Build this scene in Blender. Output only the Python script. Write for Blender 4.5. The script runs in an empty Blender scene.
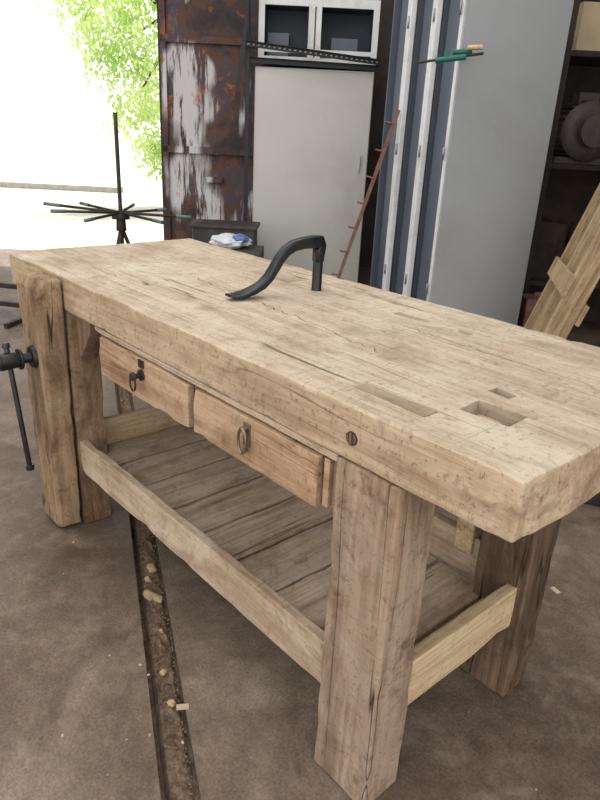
import bpy, bmesh, math, random
from mathutils import Vector, Matrix, Euler, noise
random.seed(7)
sc=bpy.context.scene
# ------------------------------------------------------------------ frames
ROOM_O=Vector((2.224,-0.723,0)); PHI=2.403-math.pi/2
ROOM=Matrix.Translation(ROOM_O)@Matrix.Rotation(PHI,4,'Z')   # room axes: x = along back wall, y = depth
I4=Matrix.Identity(4)

# ------------------------------------------------------------------ materials
def ramp(nt,stops,fac=None,interp='LINEAR'):
    r=nt.nodes.new('ShaderNodeValToRGB'); e=r.color_ramp.elements; r.color_ramp.interpolation=interp
    while len(e)<len(stops): e.new(0.5)
    for i,(p,c) in enumerate(stops):
        e[i].position=p
        if not isinstance(c,(tuple,list)): c=(c,c,c)
        e[i].color=(*c[:3],1)
    if fac is not None: nt.links.new(fac,r.inputs[0])
    return r.outputs[0]
def srgb(r,g,b):
    f=lambda v:(v/255/12.92 if v/255<=0.04045 else ((v/255+0.055)/1.055)**2.4)
    return (f(r),f(g),f(b))
def mix(nt,fac,a,b,mode='MIX'):
    m=nt.nodes.new('ShaderNodeMix'); m.data_type='RGBA'; m.blend_type=mode
    for sock,v in ((m.inputs[0],fac),(m.inputs[6],a),(m.inputs[7],b)):
        if hasattr(v,'links'): nt.links.new(v,sock)
        elif isinstance(v,(tuple,list)): sock.default_value=(*v[:3],1)
        else: sock.default_value=v if sock==m.inputs[0] else (v,v,v,1)
    return m.outputs[2]
def base(name,rough=0.7,metal=0.0,spec=0.4):
    m=bpy.data.materials.new(name); m.use_nodes=True; nt=m.node_tree
    b=nt.nodes['Principled BSDF']; b.inputs['Roughness'].default_value=rough; b.inputs['Metallic'].default_value=metal
    b.inputs['Specular IOR Level'].default_value=spec
    return m,nt,b
def coords(nt,scale=(1,1,1),rnd=True,rot=None):
    tc=nt.nodes.new('ShaderNodeTexCoord'); mp=nt.nodes.new('ShaderNodeMapping')
    mp.inputs['Scale'].default_value=scale
    if rot: mp.inputs['Rotation'].default_value=rot
    src=tc.outputs['Object']
    if rnd:
        oi=nt.nodes.new('ShaderNodeObjectInfo'); va=nt.nodes.new('ShaderNodeVectorMath')
        mu=nt.nodes.new('ShaderNodeMath'); mu.operation='MULTIPLY'; mu.inputs[1].default_value=17.0
        nt.links.new(oi.outputs['Random'],mu.inputs[0])
        va.operation='ADD'; nt.links.new(src,va.inputs[0]); nt.links.new(mu.outputs[0],va.inputs[1]); src=va.outputs[0]
    nt.links.new(src,mp.inputs[0]); return mp.outputs[0]
def noi(nt,vec,scale,detail=5,rough=0.55,dist=0.0):
    n=nt.nodes.new('ShaderNodeTexNoise'); n.inputs['Scale'].default_value=scale; n.inputs['Detail'].default_value=detail
    n.inputs['Roughness'].default_value=rough; n.inputs['Distortion'].default_value=dist
    nt.links.new(vec,n.inputs['Vector']); return n.outputs[0]
def bump(nt,b,h,strength=0.3,dist=0.003):
    bp=nt.nodes.new('ShaderNodeBump'); bp.inputs['Strength'].default_value=strength; bp.inputs['Distance'].default_value=dist
    nt.links.new(h,bp.inputs['Height']); nt.links.new(bp.outputs[0],b.inputs['Normal'])
def wood(name,dark,mid,light,axis=0,grime=(0.12,0.09,0.065),grime_amt=0.5,cracks=0.8,rough=0.88,tone=0.25,pale=None,pale_amt=0.5,speck=0.6,sat=0.97,scratch=0.3,fine=0.7):
    m,nt,b=base(name,rough,spec=0.18)
    s=[26,26,26]; s[axis]=1.7
    v=coords(nt,tuple(s)); g=noi(nt,v,1.0,9,0.68,0.8)
    col=ramp(nt,[(0.30,dark),(0.48,mid),(0.66,light)],g)
    s2=[130,130,130]; s2[axis]=5.0
    f=noi(nt,coords(nt,tuple(s2)),1.0,3,0.65)
    col=mix(nt,fine,col,ramp(nt,[(0.35,0.66),(0.55,1.0)],f),'MULTIPLY')
    vs=coords(nt,(1,1,1))
    if pale:
        pn=noi(nt,vs,5.0,8,0.74,0.5); col=mix(nt,ramp(nt,[(0.42,0.0),(0.60,pale_amt)],pn),col,pale)
    sst=[5,5,5]; sst[axis]=2.0
    st=noi(nt,coords(nt,tuple(sst)),1.0,8,0.70,0.6)
    col=mix(nt,ramp(nt,[(0.48,0.0),(0.66,grime_amt)],st),col,grime)
    st2=noi(nt,vs,13,7,0.75,0.5)
    col=mix(nt,ramp(nt,[(0.55,0.0),(0.68,grime_amt*0.9)],st2),col,tuple(c*0.75 for c in grime))
    sp=noi(nt,vs,95,3,0.7)
    col=mix(nt,ramp(nt,[(0.57,0.0),(0.70,speck)],sp),col,tuple(c*0.45 for c in mid))
    if scratch:
        s4=[150,150,150]; s4[(axis+1)%3]=7; s4[(axis+2)%3]=30
        sc_=noi(nt,coords(nt,tuple(s4),rot=(0.2,0.15,0.35)),1.0,2,0.5)
        col=mix(nt,ramp(nt,[(0.63,0.0),(0.70,scratch)],sc_),col,tuple(c*0.5 for c in mid))
    s3=[11,11,11]; s3[axis]=0.55
    c=noi(nt,coords(nt,tuple(s3)),1.0,3,0.5,0.2)
    ck=ramp(nt,[(0.492,0.0),(0.500,1.0),(0.508,0.0)],c)
    mk=ramp(nt,[(0.48,0.0),(0.56,1.0)],noi(nt,vs,1.7,2))
    ckf=mix(nt,1.0,mix(nt,1.0,ck,mk,'MULTIPLY'),cracks,'MULTIPLY')
    col=mix(nt,ckf,col,tuple(c*0.2 for c in dark))
    oi=nt.nodes.new('ShaderNodeObjectInfo')
    col=mix(nt,1.0,col,ramp(nt,[(0,1-tone),(1,1.0)],oi.outputs['Random']),'MULTIPLY')
    hs=nt.nodes.new('ShaderNodeHueSaturation'); hs.inputs['Saturation'].default_value=sat; nt.links.new(col,hs.inputs['Color']); col=hs.outputs[0]
    nt.links.new(col,b.inputs['Base Color'])
    h=mix(nt,ckf,mix(nt,0.45,mix(nt,0.5,g,f),sp),0.0); bump(nt,b,h,0.8,0.004)
    return m
def plain(name,c,rough=0.6,metal=0.0,var=0.25,scale=8,bmp=0.1,spec=0.4,dirt=None,dirt_amt=0.5):
    m,nt,b=base(name,rough,metal,spec); v=coords(nt)
    n=noi(nt,v,scale,6,0.6)
    col=ramp(nt,[(0.3,tuple(x*(1-var) for x in c)),(0.7,tuple(min(1,x*(1+var)) for x in c))],n)
    if dirt:
        d=noi(nt,v,scale*0.4,8,0.7,0.3); col=mix(nt,ramp(nt,[(0.5,0.0),(0.66,dirt_amt)],d),col,dirt)
    nt.links.new(col,b.inputs['Base Color'])
    if bmp: bump(nt,b,n,bmp,0.003)
    return m

W_top=wood('wood_top',srgb(158,138,116),srgb(188,169,146),srgb(202,187,166),0,srgb(134,110,88),0.55,0.9,pale=srgb(208,196,178),pale_amt=0.55,tone=0.0,fine=0.6,speck=0.7,scratch=0.4)
W_frontX=wood('wood_front_x',srgb(144,118,92),srgb(178,153,124),srgb(196,175,147),0,srgb(122,95,72),0.6,0.6,pale=srgb(196,176,150),pale_amt=0.5,tone=0.0,speck=0.9,scratch=0.4)
W_leg=wood('wood_leg_z',srgb(112,88,70),srgb(154,128,106),srgb(178,154,131),2,srgb(94,68,52),0.8,1.0,pale=srgb(178,160,142),pale_amt=0.5,tone=0.0)
W_chop=wood('wood_chop_z',srgb(90,66,48),srgb(142,112,84),srgb(172,144,112),2,srgb(78,55,40),0.9,1.0,pale=srgb(178,156,128),pale_amt=0.5,tone=0.0)
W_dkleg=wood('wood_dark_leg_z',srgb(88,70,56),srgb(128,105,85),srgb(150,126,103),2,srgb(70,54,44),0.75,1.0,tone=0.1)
W_rail=wood('wood_rail_x',srgb(146,121,97),srgb(184,160,133),srgb(204,184,158),0,srgb(134,104,78),0.65,0.6,pale=srgb(208,194,175),pale_amt=0.5,tone=0.05)
W_railY=wood('wood_rail_y',srgb(168,138,100),srgb(206,180,142),srgb(218,198,162),1,srgb(150,118,86),0.5,0.5,tone=0.05)
W_shelf=wood('wood_shelf_y',srgb(158,136,114),srgb(204,182,158),srgb(222,204,182),1,srgb(140,114,92),0.7,0.8,pale=srgb(220,206,190),pale_amt=0.5,tone=0.20)
W_drawer=wood('wood_drawer_x',srgb(138,104,75),srgb(178,144,111),srgb(197,166,134),0,srgb(124,90,64),0.7,0.7,pale=srgb(198,172,144),pale_amt=0.4,tone=0.05,sat=0.95)
W_patch=wood('wood_patch',srgb(148,130,110),srgb(176,158,136),srgb(190,174,154),0,srgb(130,110,90),0.5,0.3,tone=0.1)
W_pallet=wood('wood_pallet',srgb(160,130,94),srgb(206,178,138),srgb(224,202,166),2,srgb(130,100,72),0.5,0.5)
M_dark=plain('dark_recess',(0.04,0.028,0.02),0.9)
M_iron=plain('forged_iron',(0.035,0.038,0.042),0.42,0.7,0.4,25,0.35,0.5,dirt=(0.06,0.045,0.035),dirt_amt=0.4)
M_iron2=plain('rusty_iron',(0.05,0.043,0.038),0.6,0.6,0.4,25,0.3)
M_brass=plain('aged_brass',(0.25,0.22,0.16),0.4,0.9,0.3,30,0.1)
M_rust=plain('rust_red',srgb(128,94,82),0.85,0.1,0.4,20,0.3)
M_steelg=plain('steel_grey',srgb(140,142,144),0.45,0.6,0.2,12,0.05)
M_teal=plain('teal_plastic',srgb(20,96,80),0.45,0,0.1)
M_black=plain('black_plastic',srgb(34,34,38),0.5,0,0.2)
M_crate=plain('crate_dark_paint',srgb(66,62,62),0.7,0,0.3,dirt=srgb(110,96,84),dirt_amt=0.6)
M_wall=plain('wall_plaster_dark',srgb(84,76,72),0.95,0,0.35,3,0.4,dirt=srgb(44,38,36),dirt_amt=0.8)
M_ceil=plain('ceiling_boards',srgb(150,144,136),0.9,0,0.2,3)
M_locker=plain('locker_grey_paint',srgb(160,164,167),0.5,0.0,0.06,1.2,0.02,dirt=srgb(132,129,126),dirt_amt=0.45)
M_lockin=plain('locker_blue_grey',srgb(88,95,108),0.5,0.0,0.10,3,0.02,dirt=srgb(64,66,74),dirt_amt=0.35)
M_white=plain('chipped_white_paint',srgb(216,218,218),0.5,0,0.06,6,0.1,dirt=srgb(140,120,104),dirt_amt=0.5)
M_beige=plain('cabinet_warm_grey',srgb(192,190,186),0.6,0,0.05,1.5,0.03,dirt=srgb(160,154,147),dirt_amt=0.4)
M_bagw=plain('bag_white',srgb(215,220,226),0.35,0,0.05)
M_bagb=plain('bag_blue',srgb(90,120,170),0.35,0,0.15)
M_card=plain('cardboard',srgb(186,170,140),0.9,0,0.1)
M_motor=plain('motor_grey',srgb(80,74,70),0.6,0.3,0.3,10,0.2,dirt=srgb(60,44,34),dirt_amt=0.6)
M_clut=plain('clutter_dark',srgb(50,43,40),0.8,0,0.5,6,0.3,dirt=srgb(84,58,42),dirt_amt=0.6)
M_gravel=plain('gravel',srgb(112,94,78),0.95,0,0.5,70,1.0,dirt=srgb(56,44,36),dirt_amt=0.8)
M_chip=plain('wood_chip',srgb(190,176,156),0.9,0,0.15)
M_leafdry=plain('dry_leaf',srgb(170,146,112),0.8,0,0.3)
M_out=plain('bright_ground',srgb(168,165,156),0.95,0,0.1,1)
M_bark=plain('bark',srgb(90,75,60),0.9,0,0.3,10,0.5)
def concrete():
    m,nt,b=base('concrete_floor',0.6,spec=0.35); v=coords(nt,rnd=False)
    n1=noi(nt,v,1.3,9,0.70,0.6); n2=noi(nt,v,14,8,0.74); n3=noi(nt,v,150,3,0.65)
    col=ramp(nt,[(0.34,srgb(98,82,70)),(0.5,srgb(128,111,97)),(0.66,srgb(156,140,124))],n1)
    col=mix(nt,0.8,col,ramp(nt,[(0.34,0.55),(0.6,1.0)],n2),'MULTIPLY')
    col=mix(nt,0.8,col,ramp(nt,[(0.35,0.55),(0.6,1.0)],n3),'MULTIPLY')
    n4=noi(nt,v,2.6,9,0.72,0.9); col=mix(nt,ramp(nt,[(0.50,0.0),(0.66,0.55)],n4),col,srgb(74,57,46))
    n5=noi(nt,v,6.5,9,0.78,0.3); col=mix(nt,ramp(nt,[(0.53,0.0),(0.66,0.35)],n5),col,srgb(168,154,138))
    vo=nt.nodes.new('ShaderNodeTexVoronoi'); vo.inputs['Scale'].default_value=38; nt.links.new(v,vo.inputs['Vector'])
    sp=ramp(nt,[(0.05,1.0),(0.10,0.0)],vo.outputs['Distance'])
    mk=ramp(nt,[(0.5,0.0),(0.58,0.6)],noi(nt,v,9,2))
    col=mix(nt,mix(nt,1.0,sp,mk,'MULTIPLY'),col,srgb(184,172,156))
    nt.links.new(col,b.inputs['Base Color'])
    nt.links.new(ramp(nt,[(0.3,0.42),(0.7,0.8)],n2),b.inputs['Roughness'])
    bump(nt,b,mix(nt,0.5,n2,n3),0.5,0.004); return m
M_floor=concrete()
def rustdoor():
    m,nt,b=base('peeling_painted_steel',0.6,spec=0.4); v=coords(nt,rnd=False)
    n=noi(nt,v,2.6,8,0.7,0.4)
    col=ramp(nt,[(0.34,srgb(40,34,36)),(0.46,srgb(66,54,54)),(0.53,srgb(100,68,54)),(0.60,srgb(68,70,84)),(0.70,srgb(160,92,56))],n)
    vd=coords(nt,(11,11,1.1),rnd=False); d=noi(nt,vd,1.0,6,0.7,0.2)
    vl=coords(nt,(1.3,1.3,1.0),rnd=False); L=noi(nt,vl,1.25,3,0.5)
    col=mix(nt,mix(nt,1.0,ramp(nt,[(0.46,0.0),(0.52,1.0)],d),ramp(nt,[(0.48,0.0),(0.54,1.0)],L),'MULTIPLY'),col,srgb(212,210,212))
    o=noi(nt,v,6,6,0.7); col=mix(nt,ramp(nt,[(0.61,0.0),(0.67,0.8)],o),col,srgb(190,108,62))
    nt.links.new(col,b.inputs['Base Color']); bump(nt,b,n,0.3,0.01); return m
M_door=rustdoor()
def leafmat():
    m,nt,b=base('leaf_green',0.5)
    v=coords(nt,rnd=False); n=noi(nt,v,1.5,4)
    col=ramp(nt,[(0.35,srgb(168,200,110)),(0.6,srgb(220,234,170))],n); nt.links.new(col,b.inputs['Base Color'])
    t=nt.nodes.new('ShaderNodeBsdfTranslucent'); nt.links.new(col,t.inputs[0])
    ms=nt.nodes.new('ShaderNodeMixShader'); ms.inputs[0].default_value=0.55
    out=nt.nodes['Material Output']; nt.links.new(b.outputs[0],ms.inputs[1]); nt.links.new(t.outputs[0],ms.inputs[2]); nt.links.new(ms.outputs[0],out.inputs[0])
    return m
M_leaf=leafmat()

# ------------------------------------------------------------------ mesh helpers
def link(o,parent=None,M=None):
    sc.collection.objects.link(o)
    if parent: o.parent=parent
    elif M is not None: o.matrix_world=M
    return o
def empty(name,M=I4):
    e=bpy.data.objects.new(name,None); e.empty_display_size=0.1; sc.collection.objects.link(e); e.matrix_world=M; return e
def box(bm,lo,hi,rot=None,mi=0):
    lo=Vector(lo);hi=Vector(hi);c=(lo+hi)/2;s=hi-lo
    M=Matrix.Translation(c)@(rot.to_matrix().to_4x4() if rot else I4)@Matrix.Diagonal((*s,1))
    r=bmesh.ops.create_cube(bm,size=1,matrix=M)
    for f in {f for v in r['verts'] for f in v.link_faces}: f.material_index=mi
    return r['verts']
def beam(bm,p1,p2,w,h,up=(0,0,1),mi=0):
    p1=Vector(p1);p2=Vector(p2);d=(p2-p1);L=d.length;d.normalize();up=Vector(up)
    x=d.cross(up)
    if x.length<1e-4: x=d.cross(Vector((1,0,0)))
    x.normalize();y=x.cross(d)
    M=Matrix.Translation((p1+p2)/2)@Matrix((x,y,d)).transposed().to_4x4()@Matrix.Diagonal((w,h,L,1))
    r=bmesh.ops.create_cube(bm,size=1,matrix=M)
    for f in {f for v in r['verts'] for f in v.link_faces}: f.material_index=mi
    return r['verts']
def cyl(bm,p1,p2,r1,r2=None,seg=24,mi=0):
    p1=Vector(p1);p2=Vector(p2);d=p2-p1
    M=Matrix.Translation((p1+p2)/2)@d.to_track_quat('Z','Y').to_matrix().to_4x4()
    r=bmesh.ops.create_cone(bm,cap_ends=True,segments=seg,radius1=r1,radius2=r1 if r2 is None else r2,depth=d.length,matrix=M)
    for f in {f for v in r['verts'] for f in v.link_faces}: f.material_index=mi; f.smooth=len(f.verts)==4
    return r['verts']
def sweep(bm,pts,secs,up,seg=14,closed=False,mi=0,power=2.0):
    P=[Vector(p) for p in pts];n=len(P);up=Vector(up).normalized();rings=[]
    for i in range(n):
        a=P[(i-1)%n] if (closed or i>0) else P[i]; b=P[(i+1)%n] if (closed or i<n-1) else P[i]
        t=(b-a).normalized(); s=up.cross(t)
        if s.length<1e-5: s=Vector((1,0,0))
        s.normalize(); nrm=t.cross(s)
        w,h=secs[i] if isinstance(secs,list) else secs
        ring=[]
        for k in range(seg):
            th=2*math.pi*k/seg;c,si=math.cos(th),math.sin(th)
            cx=math.copysign(abs(c)**(2/power),c);sy=math.copysign(abs(si)**(2/power),si)
            ring.append(bm.verts.new(P[i]+s*h*cx+nrm*w*sy))
        rings.append(ring)
    m=n if closed else n-1
    for i in range(m):
        A=rings[i];B=rings[(i+1)%n]
        for k in range(seg):
            f=bm.faces.new((A[k],A[(k+1)%seg],B[(k+1)%seg],B[k]));f.smooth=True;f.material_index=mi
    if not closed:
        for rr in (rings[0][::-1],rings[-1]):
            f=bm.faces.new(rr);f.material_index=mi
def fin(bm,name,mats,parent=None,M=None,bev=0.0,seg=2,ang=35):
    bmesh.ops.recalc_face_normals(bm,faces=bm.faces[:])
    me=bpy.data.meshes.new(name);bm.to_mesh(me);bm.free()
    for m in (mats if isinstance(mats,(list,tuple)) else [mats]): me.materials.append(m)
    o=bpy.data.objects.new(name,me);link(o,parent,M)
    if bev>0:
        b=o.modifiers.new('bevel','BEVEL');b.width=bev;b.segments=seg;b.limit_method='ANGLE';b.angle_limit=math.radians(ang)
    return o
def B(): return bmesh.new()
def timber(name,lo,hi,mat,parent=None,M=None,step=0.05,amp=0.0015,bev=0.004,fn=None,seed=0,nf=6.0,wear_k=1.0):
    bm=B();box(bm,lo,hi)
    for ax in range(3):
        L=hi[ax]-lo[ax];n=int(L/step)
        for i in range(1,n):
            co=[0,0,0];co[ax]=lo[ax]+L*i/n;no=[0,0,0];no[ax]=1
            bmesh.ops.bisect_plane(bm,geom=bm.verts[:]+bm.edges[:]+bm.faces[:],plane_co=co,plane_no=no)
    sv=Vector((seed*3.1,seed*1.7,seed*0.9));lo=Vector(lo);hi=Vector(hi)
    for v in bm.verts:
        on=[abs(v.co[a]-lo[a])<1e-5 or abs(v.co[a]-hi[a])<1e-5 for a in range(3)]
        wear=max(0,noise.noise(v.co*22+sv)-0.12)*0.008*wear_k if sum(on)>=2 else 0
        c0=v.co.copy()
        if fn: v.co=fn(v.co)
        if wear:
            d=((lo+hi)/2-c0)
            for a in range(3):
                if on[a]: v.co[a]+=math.copysign(wear,d[a])
        v.co+=noise.noise_vector(c0*nf+sv)*amp
    return fin(bm,name,mat,parent,M,bev,3)
def boolcut(o,cutters):
    for c in cutters:
        md=o.modifiers.new('cut','BOOLEAN');md.operation='DIFFERENCE';md.solver='EXACT';md.object=c
    bpy.context.view_layer.update()
    dg=bpy.context.evaluated_depsgraph_get();me=bpy.data.meshes.new_from_object(o.evaluated_get(dg))
    o.modifiers.clear();o.data=me;me.name=o.name
    for c in cutters: bpy.data.objects.remove(c,do_unlink=True)

# ------------------------------------------------------------------ WORKBENCH
H=0.82;T=0.101;ZB=H-T;L=1.871;W=0.687
wb=empty('workbench')
def slabfn(c):
    c=c.copy()
    if c.y<0.001 and c.z>H-0.001: c.z-=0.005*(0.5+noise.noise(Vector((c.x*6,0,0)))); c.y+=0.004*(0.5+noise.noise(Vector((c.x*9,3,0))))
    if c.x>L-0.001: c.x+=0.005*noise.noise(Vector((0,c.y*8,c.z*8)))
    if c.x>L-0.04 and c.y<0.04: c.x-=0.005; c.y+=0.004; c.z-=0.003 if c.z>H-0.01 else 0
    return c
top=timber('tabletop',(0,0,ZB),(L,W,H),W_top,wb,step=0.025,amp=0.0020,bev=0.006,fn=slabfn,nf=6)
top.data.materials.append(W_frontX)
for f in top.data.polygons:
    if abs(f.normal.y)>0.7 or abs(f.normal.x)>0.7: f.material_index=1
cut=[]
def cutter(fnc,mats=M_dark):
    bm=B();fnc(bm);o=fin(bm,'cutter',mats);cut.append(o)
cutter(lambda bm:cyl(bm,(0.40,0.27,0.76),(0.40,0.27,0.85),0.012))
cutter(lambda bm:cyl(bm,(0.912,0.512,0.70),(0.912,0.512,0.85),0.0165))
cutter(lambda bm:box(bm,(1.665,0.135,0.755),(1.755,0.195,0.85),Euler((0,0,0.05))))
cutter(lambda bm:box(bm,(1.648,0.240,0.755),(1.692,0.266,0.85),Euler((0,0,-0.06))))
def nails(bm):
    for (x,y,r) in [(1.12,0.18,.0035),(1.30,0.36,.004),(0.70,0.36,.0035),(1.45,0.40,.0035),(1.55,0.30,.003),(0.55,0.52,.0035),(1.36,0.13,.003),(0.93,0.10,.0035),(1.62,0.44,.004),(0.25,0.50,.0035),(1.74,0.36,.0035),(1.20,0.60,.004)]:
        cyl(bm,(x,y,0.80),(x,y,0.85),r,seg=10)
cutter(nails)
def fnails(bm):
    for (x,z) in [(0.92,0.77),(1.22,0.80),(0.62,0.76),(1.71,0.785),(1.43,0.745),(1.80,0.75)]: cyl(bm,(x,-0.02,z),(x,0.012,z),0.0028,seg=10)
cutter(fnails)
def ribbon(bm,pts,w,depth):
    n=len(pts);L1=[];R1=[];L0=[];R0=[]
    for i,(x,y) in enumerate(pts):
        a=Vector(pts[max(0,i-1)]);b=Vector(pts[min(n-1,i+1)]);t=(b-a).normalized();s=Vector((-t.y,t.x))
        ww=w*(0.35+0.65*math.sin(math.pi*(i+0.3)/(n-0.4)))
        for lst,sg,z in ((L1,1,H+0.01),(R1,-1,H+0.01),(L0,0.5,H-depth),(R0,-0.5,H-depth)):
            lst.append(bm.verts.new((x+s.x*ww*sg,y+s.y*ww*sg,z)))
    for i in range(n-1):
        for A,Bv in ((L1,R1),(R1,R0),(R0,L0),(L0,L1)):
            bm.faces.new((A[i],A[i+1],Bv[i+1],Bv[i]))
    bm.faces.new((L1[0],R1[0],R0[0],L0[0]));bm.faces.new((L1[-1],L0[-1],R0[-1],R1[-1]))
def jag(x0,y0,x1,y1,n,a,s):
    return [(x0+(x1-x0)*i/n,y0+(y1-y0)*i/n+a*noise.noise(Vector((i*0.9,s,0)))+0.25*a*noise.noise(Vector((i*3.1,s,5)))) for i in range(n+1)]
for a in [(0.62,0.31,1.42,0.245,44,0.018,1.3,0.0028,0.014),(0.06,0.42,0.88,0.45,36,0.012,4.3,0.0015,0.008),(1.22,0.44,1.84,0.42,30,0.014,7.3,0.0022,0.010),(0.10,0.14,0.66,0.12,24,0.010,9.3,0.0015,0.007),(1.30,0.56,1.78,0.57,20,0.008,11.3,0.0015,0.006),(0.95,0.13,1.22,0.12,16,0.006,13.3,0.0009,0.005),(0.05,0.655,1.82,0.655,40,0.003,15.3,0.0014,0.006)]:
    cutter(lambda bm,a=a:ribbon(bm,jag(*a[:7]),a[7],a[8]))
boolcut(top,cut)
for i,(x0,y0,x1,y1) in enumerate([(1.50,0.055,1.655,0.092),(0.62,0.50,0.80,0.56),(1.20,0.50,1.42,0.525)]):
    bm=B();box(bm,(x0,y0+0.004,H-0.006),(x1,y1,H+0.0010));fin(bm,'repair_patch_%d'%(i+1),W_patch,wb,bev=0.0004)
bm=B();box(bm,(1.676,0.146,0.756),(1.722,0.182,0.803));fin(bm,'stop_block',W_frontX,wb,bev=0.004)
bm=B();cyl(bm,(1.56,-0.0015,0.762),(1.56,0.02,0.762),0.0105);fin(bm,'dowel_plug',W_dkleg,wb,bev=0.001)
bm=B();cyl(bm,(1.56,-0.0008,0.762),(1.56,0.02,0.762),0.0125);fin(bm,'dowel_hole_rim',M_dark,wb)
# legs
timber('leg_1',(1.53,-0.002,0),(1.674,0.10,ZB-0.001),W_leg,wb,seed=1,amp=0.002,bev=0.005,step=0.035)
timber('leg_2',(0.27,0.004,0),(0.415,0.100,ZB-0.001),W_chop,wb,seed=2,amp=0.002,bev=0.005,step=0.035)
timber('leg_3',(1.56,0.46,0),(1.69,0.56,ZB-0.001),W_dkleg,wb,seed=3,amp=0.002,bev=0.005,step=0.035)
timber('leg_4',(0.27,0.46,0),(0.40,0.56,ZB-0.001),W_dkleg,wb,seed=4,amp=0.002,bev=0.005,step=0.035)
# rails
timber('front_rail',(0.405,0.010,0.198),(1.54,0.036,0.304),W_rail,wb,seed=5,amp=0.0015,bev=0.003,step=0.04,nf=4)
timber('back_rail',(0.39,0.50,0.235),(1.57,0.53,0.345),W_rail,wb,seed=6,amp=0.0015)
timber('side_rail_1',(1.640,0.09,0.198),(1.670,0.47,0.308),W_railY,wb,seed=7,amp=0.0015)
timber('side_rail_2',(0.315,0.09,0.205),(0.345,0.47,0.318),W_railY,wb,seed=8,amp=0.0015)
timber('back_batten',(1.475,0.49,0.30),(1.525,0.53,ZB-0.001),W_railY,wb,seed=9,amp=0.0015)
x=0.347;i=0
while x<1.63:
    w=0.150+0.02*random.random();x1=min(x+w,1.638)
    dz=random.uniform(-0.002,0.002)
    timber('shelf_board_%d'%(i+1),(x,0.040,0.212+dz),(x1-0.009,0.498,0.232+dz),W_shelf,wb,seed=20+i,amp=0.001,bev=0.002,step=0.05)
    x=x1;i+=1
bm=B();box(bm,(0.36,0.15,0.18),(1.63,0.19,0.2095));box(bm,(0.36,0.38,0.18),(1.63,0.42,0.2095));fin(bm,'shelf_bearers',W_dkleg,wb,bev=0.002)
timber('drawer_top_strip',(0.60,0.002,0.7045),(1.528,0.03,ZB-0.001),W_rail,wb,bev=0.002,amp=0.001)
bm=B()
for xx in (0.615,1.072,1.512): box(bm,(xx,0.012,0.598),(xx+0.014,0.44,0.7185))
box(bm,(0.42,0.44,0.62),(1.53,0.46,0.7185))
fin(bm,'drawer_runners',W_dkleg,wb,bev=0.002)
timber('drawer_guide_end',(1.496,0.004,0.604),(1.510,0.40,0.700),W_drawer,wb,bev=0.002,amp=0.001)
bm=B()
vs=[bm.verts.new(p) for p in [(0.42,0.03,ZB-0.001),(0.52,0.03,ZB-0.001),(0.50,0.03,0.66),(0.42,0.03,0.56)]]
f=bm.faces.new(vs);r=bmesh.ops.extrude_face_region(bm,geom=[f]);bmesh.ops.translate(bm,verts=[v for v in r['geom'] if isinstance(v,bmesh.types.BMVert)],vec=(0,0.05,0))
fin(bm,'corner_bracket',W_dkleg,wb,bev=0.003)
def drawer(k,x0,x1,z0,z1):
    timber('drawer_front_%d'%k,(x0,-0.004,z0),(x1,0.018,z1),W_drawer,wb,seed=30+k,amp=0.0012,bev=0.003,step=0.03)
    bm=B()
    box(bm,(x0+0.006,0.018,z0+0.004),(x0+0.018,0.43,z1-0.008));box(bm,(x1-0.018,0.018,z0+0.004),(x1-0.006,0.43,z1-0.008))
    box(bm,(x0+0.018,0.418,z0+0.004),(x1-0.018,0.43,z1-0.008));box(bm,(x0+0.018,0.018,z0+0.006),(x1-0.018,0.418,z0+0.012))
    fin(bm,'drawer_box_%d'%k,W_railY,wb,bev=0.001)
drawer(1,0.640,1.068,0.594,0.700);drawer(2,1.090,1.488,0.596,0.700)
bm=B()
cyl(bm,(0.865,-0.004,0.662),(0.865,-0.010,0.662),0.014);cyl(bm,(0.865,-0.010,0.662),(0.865,-0.028,0.662),0.007,0.006)
cyl(bm,(0.865,-0.026,0.662),(0.865,-0.034,0.662),0.012,0.009)
sweep(bm,[(0.865+0.013*math.cos(t),-0.030,0.645+0.018*math.sin(t)) for t in [2*math.pi*j/20 for j in range(20)]],(0.0025,0.0025),(0,1,0),8,True)
box(bm,(0.853,-0.0075,0.68),(0.877,-0.004,0.70))
fin(bm,'drawer_pull_1',M_iron2,wb,bev=0.0005)
bm=B()
box(bm,(1.276,-0.0075,0.640),(1.296,-0.004,0.690))
cyl(bm,(1.286,-0.006,0.680),(1.286,-0.020,0.680),0.006)
sweep(bm,[(1.286+0.012*math.cos(t),-0.018,0.655+0.027*math.sin(t)) for t in [2*math.pi*j/24 for j in range(24)]],(0.003,0.003),(0,1,0),8,True)
cyl(bm,(1.286,-0.006,0.632),(1.286,-0.014,0.632),0.004,seg=10)
fin(bm,'drawer_pull_2',M_brass,wb,bev=0.0005)
# vise
def chopfn(c):
    c=c.copy()
    t=max(0,(0.70-c.z)/0.70)
    cx=0.352;c.x=cx+(c.x-cx)*(1-0.12*t)
    if c.z>0.78 and c.y<-0.04: c.y+=0.016*((c.z-0.78)/0.035)**2
    if c.z>0.79: c.z-=0.004*abs((c.x-0.352)/0.07)**3
    return c
timber('vise_chop',(0.258,-0.074,0.012),(0.426,-0.004,0.814),W_chop,wb,seed=11,amp=0.003,bev=0.008,step=0.03,fn=chopfn)
bm=B()
cyl(bm,(0.345,0.10,0.575),(0.345,-0.13,0.575),0.015)
cyl(bm,(0.345,-0.072,0.575),(0.345,-0.086,0.575),0.036,0.030)
cyl(bm,(0.345,-0.118,0.575),(0.345,-0.172,0.575),0.023,0.026)
cyl(bm,(0.345,-0.172,0.575),(0.345,-0.180,0.575),0.026,0.018)
cyl(bm,(0.345,-0.112,0.575),(0.345,-0.120,0.575),0.031)
fin(bm,'vise_screw',M_iron,wb,bev=0.002)
bm=B()
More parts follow.
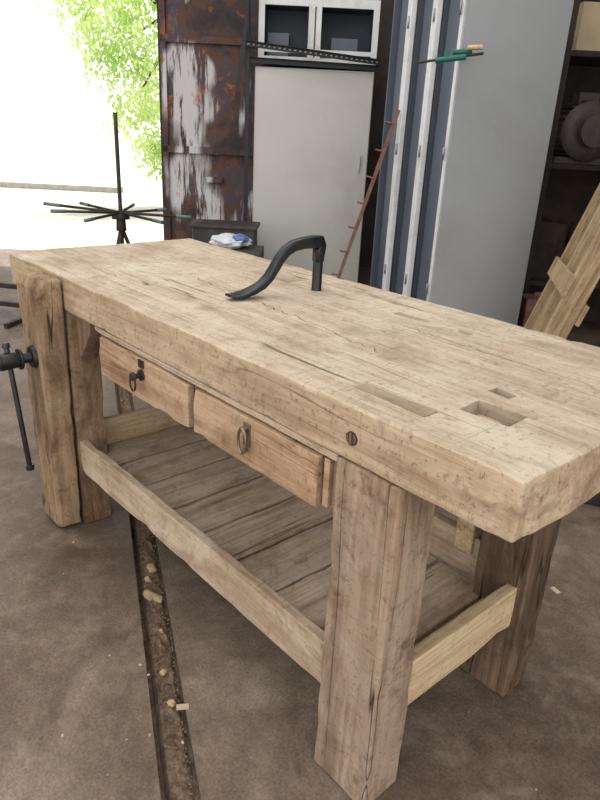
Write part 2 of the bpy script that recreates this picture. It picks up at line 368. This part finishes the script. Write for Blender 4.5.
a=Vector((0.335,-0.146,0.612));b=Vector((0.400,-0.142,0.262))
cyl(bm,a,b,0.0075,seg=16);cyl(bm,a+(a-b).normalized()*0.014,a,0.009,0.012,16);cyl(bm,b,b-(a-b).normalized()*0.016,0.014,0.011,16)
fin(bm,'vise_handle',M_iron,wb,bev=0.001)

# ------------------------------------------------------------------ HOLDFAST
hf=empty('bench_holdfast')
bm=B()
cyl(bm,(0.912,0.512,0.66),(0.912,0.512,0.93),0.0135,0.0140,20)
pts=[(0.912,0.512,0.90),(0.912,0.514,0.925),(0.912,0.515,0.940),(0.912,0.511,0.950),(0.912,0.492,0.952),(0.911,0.455,0.951),(0.909,0.425,0.946),(0.907,0.400,0.934),(0.905,0.381,0.914),(0.903,0.366,0.891),(0.901,0.350,0.869),(0.899,0.329,0.851),(0.897,0.303,0.840),(0.893,0.276,0.832),(0.889,0.250,0.829),(0.887,0.232,0.833)]
secs=[(0.0135,0.0135),(0.014,0.015),(0.014,0.0175),(0.014,0.0190),(0.0135,0.0165),(0.013,0.0150),(0.0125,0.0145),(0.0125,0.0140),(0.0125,0.0135),(0.013,0.0125),(0.014,0.0115),(0.016,0.0100),(0.019,0.0085),(0.022,0.0065),(0.022,0.005),(0.015,0.0035)]
sweep(bm,pts,secs,(1,0,0),20,power=4)
fin(bm,'iron_body',M_iron,hf)

# ------------------------------------------------------------------ ROOM SHELL
gd=Vector((0.91,-0.415)).normalized();gn=Vector((-gd.y,gd.x));g0=Vector((0.55,0.14))
U0,U1,V0,V1=-5.0,2.9,-4.0,6.6
me=B()
for sg in (1,-1):
    bm=B();vs=[bm.verts.new(ROOM@Vector(p)) for p in [(U0,V0,0),(U1,V0,0),(U1,V1,0),(U0,V1,0)]];bm.faces.new(vs)
    co=g0+gn*sg*0.038
    bmesh.ops.bisect_plane(bm,geom=bm.verts[:]+bm.edges[:]+bm.faces[:],plane_co=(co.x,co.y,0),plane_no=(-gn.x*sg,-gn.y*sg,0),clear_outer=True)
    for f in bm.faces:
        nv=[me.verts.new(v.co) for v in f.verts];me.faces.new(nv)
        lo=[me.verts.new(v.co-Vector((0,0,0.12))) for v in f.verts]
        n=len(nv)
        for k in range(n): me.faces.new((nv[k],nv[(k+1)%n],lo[(k+1)%n],lo[k]))
    bm.free()
fin(me,'floor',M_floor)
gut=empty('floor_gutter')
bm=B();n=300;rows=[]
for i in range(n+1):
    p=g0+gd*(-5+9*i/n);rows.append([bm.verts.new((*(p+gn*s),-0.014+d_+0.010*noise.noise(Vector((p.x*34,p.y*34,s*60))))) for s,d_ in ((-0.044,-0.030),(-0.028,-0.026),(-0.018,-0.004),(0.004,0.002),(0.022,0.0),(0.032,-0.012),(0.044,-0.016))])
for i in range(n):
    for k in range(6): bm.faces.new((rows[i][k],rows[i+1][k],rows[i+1][k+1],rows[i][k+1]))
fin(bm,'gutter_fill',M_gravel,gut)
bm=B()
for i in range(1500):
    t=random.uniform(-1.6,1.3);s=random.uniform(-0.018,0.034);p=g0+gd*t+gn*s;r=random.uniform(0.0012,0.0042)
    bmesh.ops.create_icosphere(bm,subdivisions=1,radius=r,matrix=Matrix.Translation((p.x,p.y,-0.012+r*0.4))@Matrix.Diagonal((1,random.uniform(.6,1.3),random.uniform(.5,1),1)))
fin(bm,'pebbles',M_gravel,gut)
bm=B()
for (t,s,k) in [(0.20,0.01,1.3),(0.32,-0.008,1.6),(0.345,0.014,1.2),(0.25,-0.005,.8),(0.62,0.0,.7),(-0.3,0.005,.8),(0.72,0.01,.8),(0.48,0.012,.6)]:
    p=g0+gd*t+gn*s
    q=bmesh.ops.create_icosphere(bm,subdivisions=2,radius=0.012*k,matrix=Matrix.Translation((p.x,p.y,-0.008))@Matrix.Diagonal((1.2,0.8,0.5,1)))
    for v in q['verts']: v.co+=noise.noise_vector(v.co*90)*0.007
fin(bm,'debris',M_leafdry,gut)
bm=B()
for i in range(130):
    x=random.uniform(-0.6,2.6);y=random.uniform(-0.7,1.25);r=random.uniform(0.001,0.0025)
    if 0.2<x<1.75 and -0.02<y<0.6: continue
    box(bm,(x-r*1.6,y-r,0.0),(x+r*1.6,y+r,0.0015),Euler((0,0,random.uniform(0,3))))
for (x,y) in [(1.56,0.94),(1.24,-0.14)]:
    box(bm,(x-0.014,y-0.007,0.0),(x+0.014,y+0.007,0.003),Euler((0,0,random.uniform(0,3))))
fin(bm,'wood_shavings',M_chip)
def rbox(name,parts,mat,bev=0.0,parent=None):
    bm=B()
    for p in parts: box(bm,p[0],p[1],*(p[2:]))
    return fin(bm,name,mat,parent,None if parent else ROOM,bev)
rbox('wall_back',[((-1.42,6.6,-0.12),(2.9,6.8,3.4)),((-5.2,6.6,-0.12),(-4.6,6.8,3.4)),((-4.6,6.6,2.9),(-1.42,6.8,3.4))],M_wall)
rbox('wall_right',[((2.9,-0.2,-0.12),(3.1,6.8,3.4))],M_wall)
rbox('wall_left',[((-5.2,2.0,-0.12),(-5.0,6.6,3.4))],M_wall)
rbox('ceiling',[((-5.2,0.6,3.4),(3.1,6.8,3.5))],M_ceil)
# outside
bm=B();vs=[bm.verts.new(p) for p in [(-40,6.6,-0.03),(30,6.6,-0.03),(30,60,-0.03),(-40,60,-0.03)]];bm.faces.new(vs);fin(bm,'ground_outside',M_out,None,ROOM)
rbox('kerb',[((-12,13.0,-0.03),(-3.6,13.25,0.07))],plain('kerb_stone',srgb(160,157,146),0.9))
tr=empty('tree',ROOM)
bm=B();sweep(bm,[(-1.6,11.5,-0.05),(-1.65,11.45,1.2),(-1.9,11.3,2.4),(-2.3,11.1,3.6),(-2.6,11,4.6)],[(0.16,0.16),(0.13,0.13),(0.1,0.1),(0.07,0.07),(0.03,0.03)],(0,1,0.01),10)
for (e) in [(-3.6,10.8,3.3),(-3.0,11.6,2.4),(-2.6,10.9,1.7),(-3.8,11.6,4.2)]:
    sweep(bm,[(-1.85,11.35,2.2+0.2*random.random()),((-1.85+e[0])/2,(11.3+e[1])/2,(2.6+e[2])/2+0.2),e],[(0.05,0.05),(0.03,0.03),(0.012,0.012)],(0,1,0.01),8)
fin(bm,'trunk',M_bark,tr)
bm=B()
cl=[((-3.6,10.9,3.4),0.85,1000),((-2.9,11.3,2.7),0.8,1300),((-2.6,11.0,2.0),0.65,1100),((-3.9,11.6,4.3),0.9,600),((-2.4,11.2,3.2),0.8,1000),((-2.55,11.1,1.35),0.55,800),((-2.45,11.1,0.8),0.42,500),((-3.0,11.0,4.3),1.0,800),((-3.2,10.9,2.1),0.5,350),((-3.4,11,2.6),0.5,400),((-3.0,11,1.3),0.35,120)]
for c,r,n in cl:
    for i in range(n):
        d=Vector((random.gauss(0,1),random.gauss(0,1),random.gauss(0,1))).normalized()*r*random.random()**0.6
        p=Vector(c)+d;s=random.uniform(0.03,0.065)
        R=Euler((random.uniform(0,6.3),random.uniform(0,6.3),random.uniform(0,6.3))).to_matrix()
        q=[bm.verts.new(p+R@Vector(k)*s) for k in ((-1,0,0),(-0.2,-0.45,0.1),(1,0,0),(-0.2,0.45,0.1))]
        bm.faces.new(q)
fin(bm,'foliage',M_leaf,tr)

dr=empty('door_1',ROOM)
bm=B();box(bm,(-1.34,6.34,0.02),(-0.40,6.38,2.85));fin(bm,'leaf_sheet',M_door,dr,bev=0.003)
bm=B()
for z in (0.06,1.02,1.9,2.8): box(bm,(-1.34,6.30,z-0.03),(-0.40,6.345,z+0.03))
for u in (-1.315,-0.42): box(bm,(u-0.025,6.30,0.02),(u+0.025,6.345,2.85))
box(bm,(-0.95,6.27,0.75),(-0.80,6.31,0.80))
fin(bm,'leaf_frame',M_door,dr,bev=0.004)
cb=empty('storage_cabinet',ROOM)
D=5.5
rbox('body',[((-0.46,D,0.0),(0.435,D+0.5,1.655))],M_beige,0.006,cb)
rbox('door_panel',[((-0.455,D-0.018,0.06),(0.43,D-0.002,1.645))],M_beige,0.004,cb)
rbox('door_handle',[((0.36,D-0.04,0.95),(0.375,D-0.018,1.07))],M_beige,0.003,cb)
sl=empty('open_steel_locker',ROOM)
bm=B();z0,z1=1.68,2.12
box(bm,(-0.44,D+0.45,z0),(0.44,D+0.47,z1));box(bm,(-0.44,D+0.02,z0),(0.44,D+0.47,z0+0.03));box(bm,(-0.44,D+0.02,z1-0.03),(0.44,D+0.47,z1))
for u in (-0.44,0.41): box(bm,(u,D+0.02,z0+0.03),(u+0.03,D+0.45,z1-0.03))
box(bm,(-0.04,D+0.02,z0+0.03),(-0.015,D+0.45,z1-0.03))
box(bm,(-0.38,D+0.15,z0+0.03),(-0.22,D+0.35,z0+0.22));box(bm,(0.10,D+0.12,z0+0.03),(0.30,D+0.35,z0+0.20))
fin(bm,'carcass',M_lockin,sl,bev=0.002)
bm=B()
for u,w in ((-0.44,0.045),(-0.075,0.045),(-0.02,0.04),(0.395,0.045)): box(bm,(u,D-0.002,z0),(u+w,D+0.018,z1))
for z,h in ((z0,0.05),(z0+0.075,0.03),(z1-0.06,0.06)): box(bm,(-0.40,D-0.0,z),(0.40,D+0.016,z+h))
fin(bm,'front_frame',M_white,sl,bev=0.002)
si=empty('slotted_angle_shelf',ROOM)
bm=B()
def angle(bm,p,q,w=0.035):
    beam(bm,p,q,0.003,w,(0,0,1));p=Vector(p);q=Vector(q);beam(bm,p+Vector((0,-w/2,w/2)),q+Vector((0,-w/2,w/2)),w,0.003,(0,0,1))
angle(bm,(-0.52,D-0.12,1.79),(0.46,D-0.10,1.71));angle(bm,(-0.50,D-0.05,1.69),(0.46,D-0.05,1.675))
beam(bm,(-0.50,D-0.14,2.5),(-0.50,D-0.14,1.80),0.035,0.004);beam(bm,(-0.58,D-0.10,1.50),(-0.42,D-0.14,2.55),0.03,0.004,(0,1,0))
beam(bm,(-0.51,D-0.05,0.0),(-0.51,D-0.05,2.3),0.03,0.03)
fin(bm,'angle_irons',M_black,si,bev=0.001)
bm=B()
for i in range(26):
    t=i/25;p=Vector((-0.50,D-0.12,1.788)).lerp(Vector((0.44,D-0.10,1.712)),t);box(bm,(p.x-0.007,p.y-0.0035,p.z-0.004),(p.x+0.007,p.y-0.0015,p.z+0.004))
fin(bm,'slots',M_steelg,si)

N=Vector((0.690,3.60,0));dd=Vector((-0.24,0.70,0)).normalized();ss=Vector((dd.y,-dd.x,0))
LK=ROOM@Matrix.Translation(N)@Matrix((ss,dd,Vector((0,0,1)))).transposed().to_4x4()
lk=empty('locker_cabinet',LK)
hL=2.05;dS=0.60;wF=0.86
bm=B()
box(bm,(0.0,0,0.0),(dS,0.012,hL));fin(bm,'side_panel',M_locker,lk,bev=0.003)
bm=B()
box(bm,(dS-0.012,0.012,0.02),(dS,wF,hL));box(bm,(0.02,wF-0.012,0.02),(dS-0.012,wF,hL));box(bm,(0.02,0.012,hL-0.012),(dS-0.012,wF-0.012,hL));box(bm,(0.02,0.012,0.05),(dS-0.012,wF-0.012,0.065))
for y in (0.28,0.57): box(bm,(0.04,y,0.065),(dS-0.012,y+0.01,hL-0.012))
fin(bm,'carcass',M_lockin,lk,bev=0.001)
bm=B()
for k,y in enumerate((0.0125,0.262,0.290,0.552,0.580)):
    box(bm,(-0.012 if k else -0.004,y,0.03),(0.018,y+0.024,hL))
fin(bm,'door_frames',M_white,lk,bev=0.003)
bm=B()
for y in (0.040,0.318,0.608):
    box(bm,(0.05,y,0.08),(0.058,y+0.21,hL-0.02))
fin(bm,'inner_panels',M_lockin,lk,bev=0.002)
bm=B()
for z in (0.45,1.15,1.8):
    for y in (0.02,0.280,0.570): cyl(bm,(-0.016,y,z-0.03),(-0.016,y,z+0.03),0.006,seg=10)
fin(bm,'hinges',M_steelg,lk)
cp=empty('bar_clamp',ROOM)
bm=B()
cyl(bm,(0.48,3.52,1.550),(0.78,3.50,1.60),0.006,seg=12,mi=0)
cyl(bm,(0.56,3.52,1.562),(0.70,3.50,1.582),0.013,seg=14,mi=1)
cyl(bm,(0.64,3.53,1.602),(0.73,3.53,1.607),0.012,seg=14,mi=1);cyl(bm,(0.70,3.50,1.62),(0.77,3.50,1.625),0.011,seg=14,mi=2)
box(bm,(0.60,3.505,1.56),(0.62,3.53,1.61),None,1)
fin(bm,'clamp_body',[M_iron2,M_teal,W_railY],cp,bev=0.001)
tb=empty('toothed_bar_rack',ROOM)
bm=B();p=Vector((0.11,4.28,0.0));q=Vector((0.478,4.11,1.36))
beam(bm,p,q,0.022,0.012,(0,1,0))
for i in range(3,18,2):
    a=p.lerp(q,i/18);cyl(bm,a,a+Vector((-0.05,-0.02,0.010)),0.006,0.005,8)
fin(bm,'bar_with_prongs',M_rust,tb,bev=0.001)
rbox('tool_crate',[((-0.75,4.60,0.0),(-0.32,4.92,0.43))],M_crate,0.01)
rbox('tool_crate',[((-0.86,5.0,0.0),(-0.40,5.3,0.55)),((-0.88,4.99,0.52),(-0.38,5.31,0.55))],M_crate,0.01)
pb=empty('plastic_bag',ROOM)
for nm,c,s,mt in (('bag_body',(-0.55,4.76,0.475),(0.14,0.11,0.05),M_bagw),('bag_fold',(-0.48,4.72,0.50),(0.06,0.06,0.03),M_bagb)):
    bm=B();bmesh.ops.create_icosphere(bm,subdivisions=4,radius=1)
    for v in bm.verts:
        n=noise.noise(v.co*2.3)+0.5*noise.noise(v.co*6);v.co*=1+0.28*n;v.co=Vector((v.co.x*s[0]+c[0],v.co.y*s[1]+c[1],max(v.co.z*s[2]+c[2],0.431)))
    for f in bm.faces:f.smooth=True
    fin(bm,nm,mt,pb)
rs=empty('rod_stand',ROOM)
bm=B();D2=3.5;u=-0.278*D2
cyl(bm,(u,D2,0.03),(u,D2,1.265),0.010,seg=14);cyl(bm,(u,D2,0.70),(u,D2,0.80),0.026,0.02);cyl(bm,(u,D2,0.76),(u,D2,0.785),0.045,0.045)
for k in range(3):
    t=2.1*k+0.4;cyl(bm,(u,D2,0.72),(u+0.26*math.cos(t),D2+0.26*math.sin(t),0.01),0.010,seg=10)
fin(bm,'post_and_legs',M_iron2,rs,bev=0.001)
bm=B()
for k,(t,l,dz) in enumerate([(3.0,0.42,0.02),(3.6,0.34,0.01),(2.5,0.34,0.015),(4.4,0.3,-0.01),(5.6,0.34,-0.01),(0.2,0.36,-0.015),(0.9,0.3,0.0),(1.6,0.3,0.01)]):
    a=Vector((u,D2,0.79));b=Vector((u+l*math.cos(t),D2+l*math.sin(t),0.79+dz));cyl(bm,a,b,0.007,seg=10,mi=0)
    cyl(bm,b.lerp(a,0.22),b,0.009,seg=10,mi=1)
fin(bm,'rods',[M_iron2,plain('dark_teal',srgb(90,112,112),0.5)],rs)
ts=empty('steel_trestle')
bm=B()
for z in (0.10,0.22): beam(bm,(-2.9,0.1,z),(-2.05,0.72,z),0.03,0.03)
for t in (0,1):
    x,y=(-2.9,0.1) if t==0 else (-2.05,0.72);beam(bm,(x,y,0.0),(x,y,0.25),0.03,0.03)
    beam(bm,(x-0.12,y+0.16,0.015),(x+0.12,y-0.16,0.015),0.03,0.03)
fin(bm,'frame',M_iron2,ts,bev=0.002)
ch=empty('steel_channel',Matrix.Translation((1.52,1.66,0))@Matrix.Rotation(0.55,4,'Z'))
bm=B();box(bm,(-0.35,-0.06,0),(0.35,0.06,0.008));box(bm,(-0.35,-0.06,0.008),(0.35,-0.052,0.10));box(bm,(-0.35,0.052,0.008),(0.35,0.06,0.10))
fin(bm,'channel_profile',M_iron2,ch,bev=0.002)
pl=empty('wooden_pallet',ROOM@Matrix.Translation((1.02,3.05,0))@Matrix.Rotation(math.radians(-12),4,'Z')@Matrix.Rotation(math.radians(17),4,'Y'))
bm=B()
for y in (0.0,0.24,0.48): box(bm,(0.0,y,0.0),(0.10,y+0.045,1.3))
for z in (0.02,0.26,0.5,0.74,0.98,1.2): box(bm,(0.10,-0.02,z),(0.12,0.545,z+0.10))
for z in (0.02,0.6,1.2): box(bm,(-0.02,-0.02,z),(0.0,0.545,z+0.10))
fin(bm,'pallet_frame',W_pallet,pl,bev=0.003)
sr=empty('storage_rack',ROOM)
bm=B()
for uu in (1.42,2.78):
    for vv in (4.3,4.85): box(bm,(uu,vv,0),(uu+0.04,vv+0.04,2.7))
for z in (0.35,1.08,1.70,2.35): box(bm,(1.42,4.34,z),(2.82,4.85,z+0.03))
box(bm,(1.46,4.87,0),(2.80,4.88,2.7))
fin(bm,'rack_frame',M_clut,sr,bev=0.002)
bm=B()
for z in (0.38,1.11,1.73):
    uu=1.50
    while uu<2.65:
        w=random.uniform(0.08,0.22);h=random.uniform(0.12,0.4)
        if not(z==1.11 and uu<2.05) and not (z==1.73 and uu<1.9):
            if random.random()<0.5: box(bm,(uu,4.45,z),(uu+w,4.8,z+h))
            else: cyl(bm,(uu+w/2,4.6,z),(uu+w/2,4.6,z+h),w/2)
        uu+=w+0.02
fin(bm,'stored_parts',M_clut,sr,bev=0.006)
mo=empty('electric_motor',ROOM)
bm=B();c=Vector((1.66,4.45,1.30))
cyl(bm,c+Vector((0,-0.12,0)),c+Vector((0,0.26,0)),0.155,seg=40)
for k in range(28):
    t=2*math.pi*k/28;r=0.165;beam(bm,c+Vector((r*math.cos(t),-0.10,r*math.sin(t))),c+Vector((r*math.cos(t),0.24,r*math.sin(t))),0.008,0.02,(math.cos(t),0,math.sin(t)))
cyl(bm,c+Vector((0,-0.15,0)),c+Vector((0,-0.12,0)),0.12,0.17,40);cyl(bm,c+Vector((0,-0.24,0)),c+Vector((0,-0.15,0)),0.016)
cyl(bm,c+Vector((0,-0.235,0)),c+Vector((0,-0.225,0)),0.09);cyl(bm,c+Vector((0,-0.20,0)),c+Vector((0,-0.19,0)),0.09);cyl(bm,c+Vector((0,-0.225,0)),c+Vector((0,-0.20,0)),0.07)
box(bm,c+Vector((-0.16,-0.08,-0.188)),c+Vector((0.16,0.22,-0.15)));box(bm,c+Vector((-0.05,0,0.15)),c+Vector((0.07,0.12,0.22)))
fin(bm,'motor_body',M_motor,mo,bev=0.002)
rbox('cardboard_box',[((1.50,4.36,1.733),(1.82,4.60,1.98))],M_card,0.003)
rbox('metal_toolbox',[((1.32,3.88,0.0),(1.52,4.05,0.36)),((1.38,3.95,0.36),(1.46,3.97,0.39))],M_rust,0.01)

# ------------------------------------------------------------------ LIGHT
w=bpy.data.worlds.new('world');sc.world=w;w.use_nodes=True
w.node_tree.nodes['Background'].inputs[0].default_value=(1.0,0.985,0.965,1);w.node_tree.nodes['Background'].inputs[1].default_value=1.9
sd=bpy.data.lights.new('sun','SUN');sd.energy=7;sd.angle=math.radians(2);sd.color=(1,0.97,0.9)
so=bpy.data.objects.new('sun',sd);sc.collection.objects.link(so)
d=(ROOM.to_3x3()@Vector((0.1,-0.33,-0.93))).normalized();so.rotation_euler=d.to_track_quat('-Z','Y').to_euler()
ad=bpy.data.lights.new('overhead_fill','AREA');ad.shape='RECTANGLE';ad.size=4.0;ad.size_y=3.0;ad.energy=105;ad.color=(1,0.98,0.95)  # added soft overhead fill in place of skylight; no real fixture
ao=bpy.data.objects.new('overhead_fill',ad);sc.collection.objects.link(ao);ao.matrix_world=ROOM@Matrix.Translation((-0.9,3.0,3.35))

# ------------------------------------------------------------------ CAMERA
cam=bpy.data.cameras.new('camera');co=bpy.data.objects.new('camera',cam);sc.collection.objects.link(co);sc.camera=co
cam.sensor_fit='VERTICAL';cam.sensor_height=24;cam.lens=24*659.85/800;cam.clip_end=200
yaw,th,ro=2.403,-0.387,0.05
f=Vector((math.cos(th)*math.cos(yaw),math.cos(th)*math.sin(yaw),math.sin(th)));r=Vector((f.y,-f.x,0)).normalized();u=r.cross(f)
c,s=math.cos(ro),math.sin(ro);rr=c*r+s*u;uu=-s*r+c*u
Mx=Matrix((rr,uu,-f)).transposed().to_4x4();Mx.translation=Vector((2.224,-0.723,1.224));co.matrix_world=Mx
sc.view_settings.view_transform='Standard';sc.view_settings.look='None'
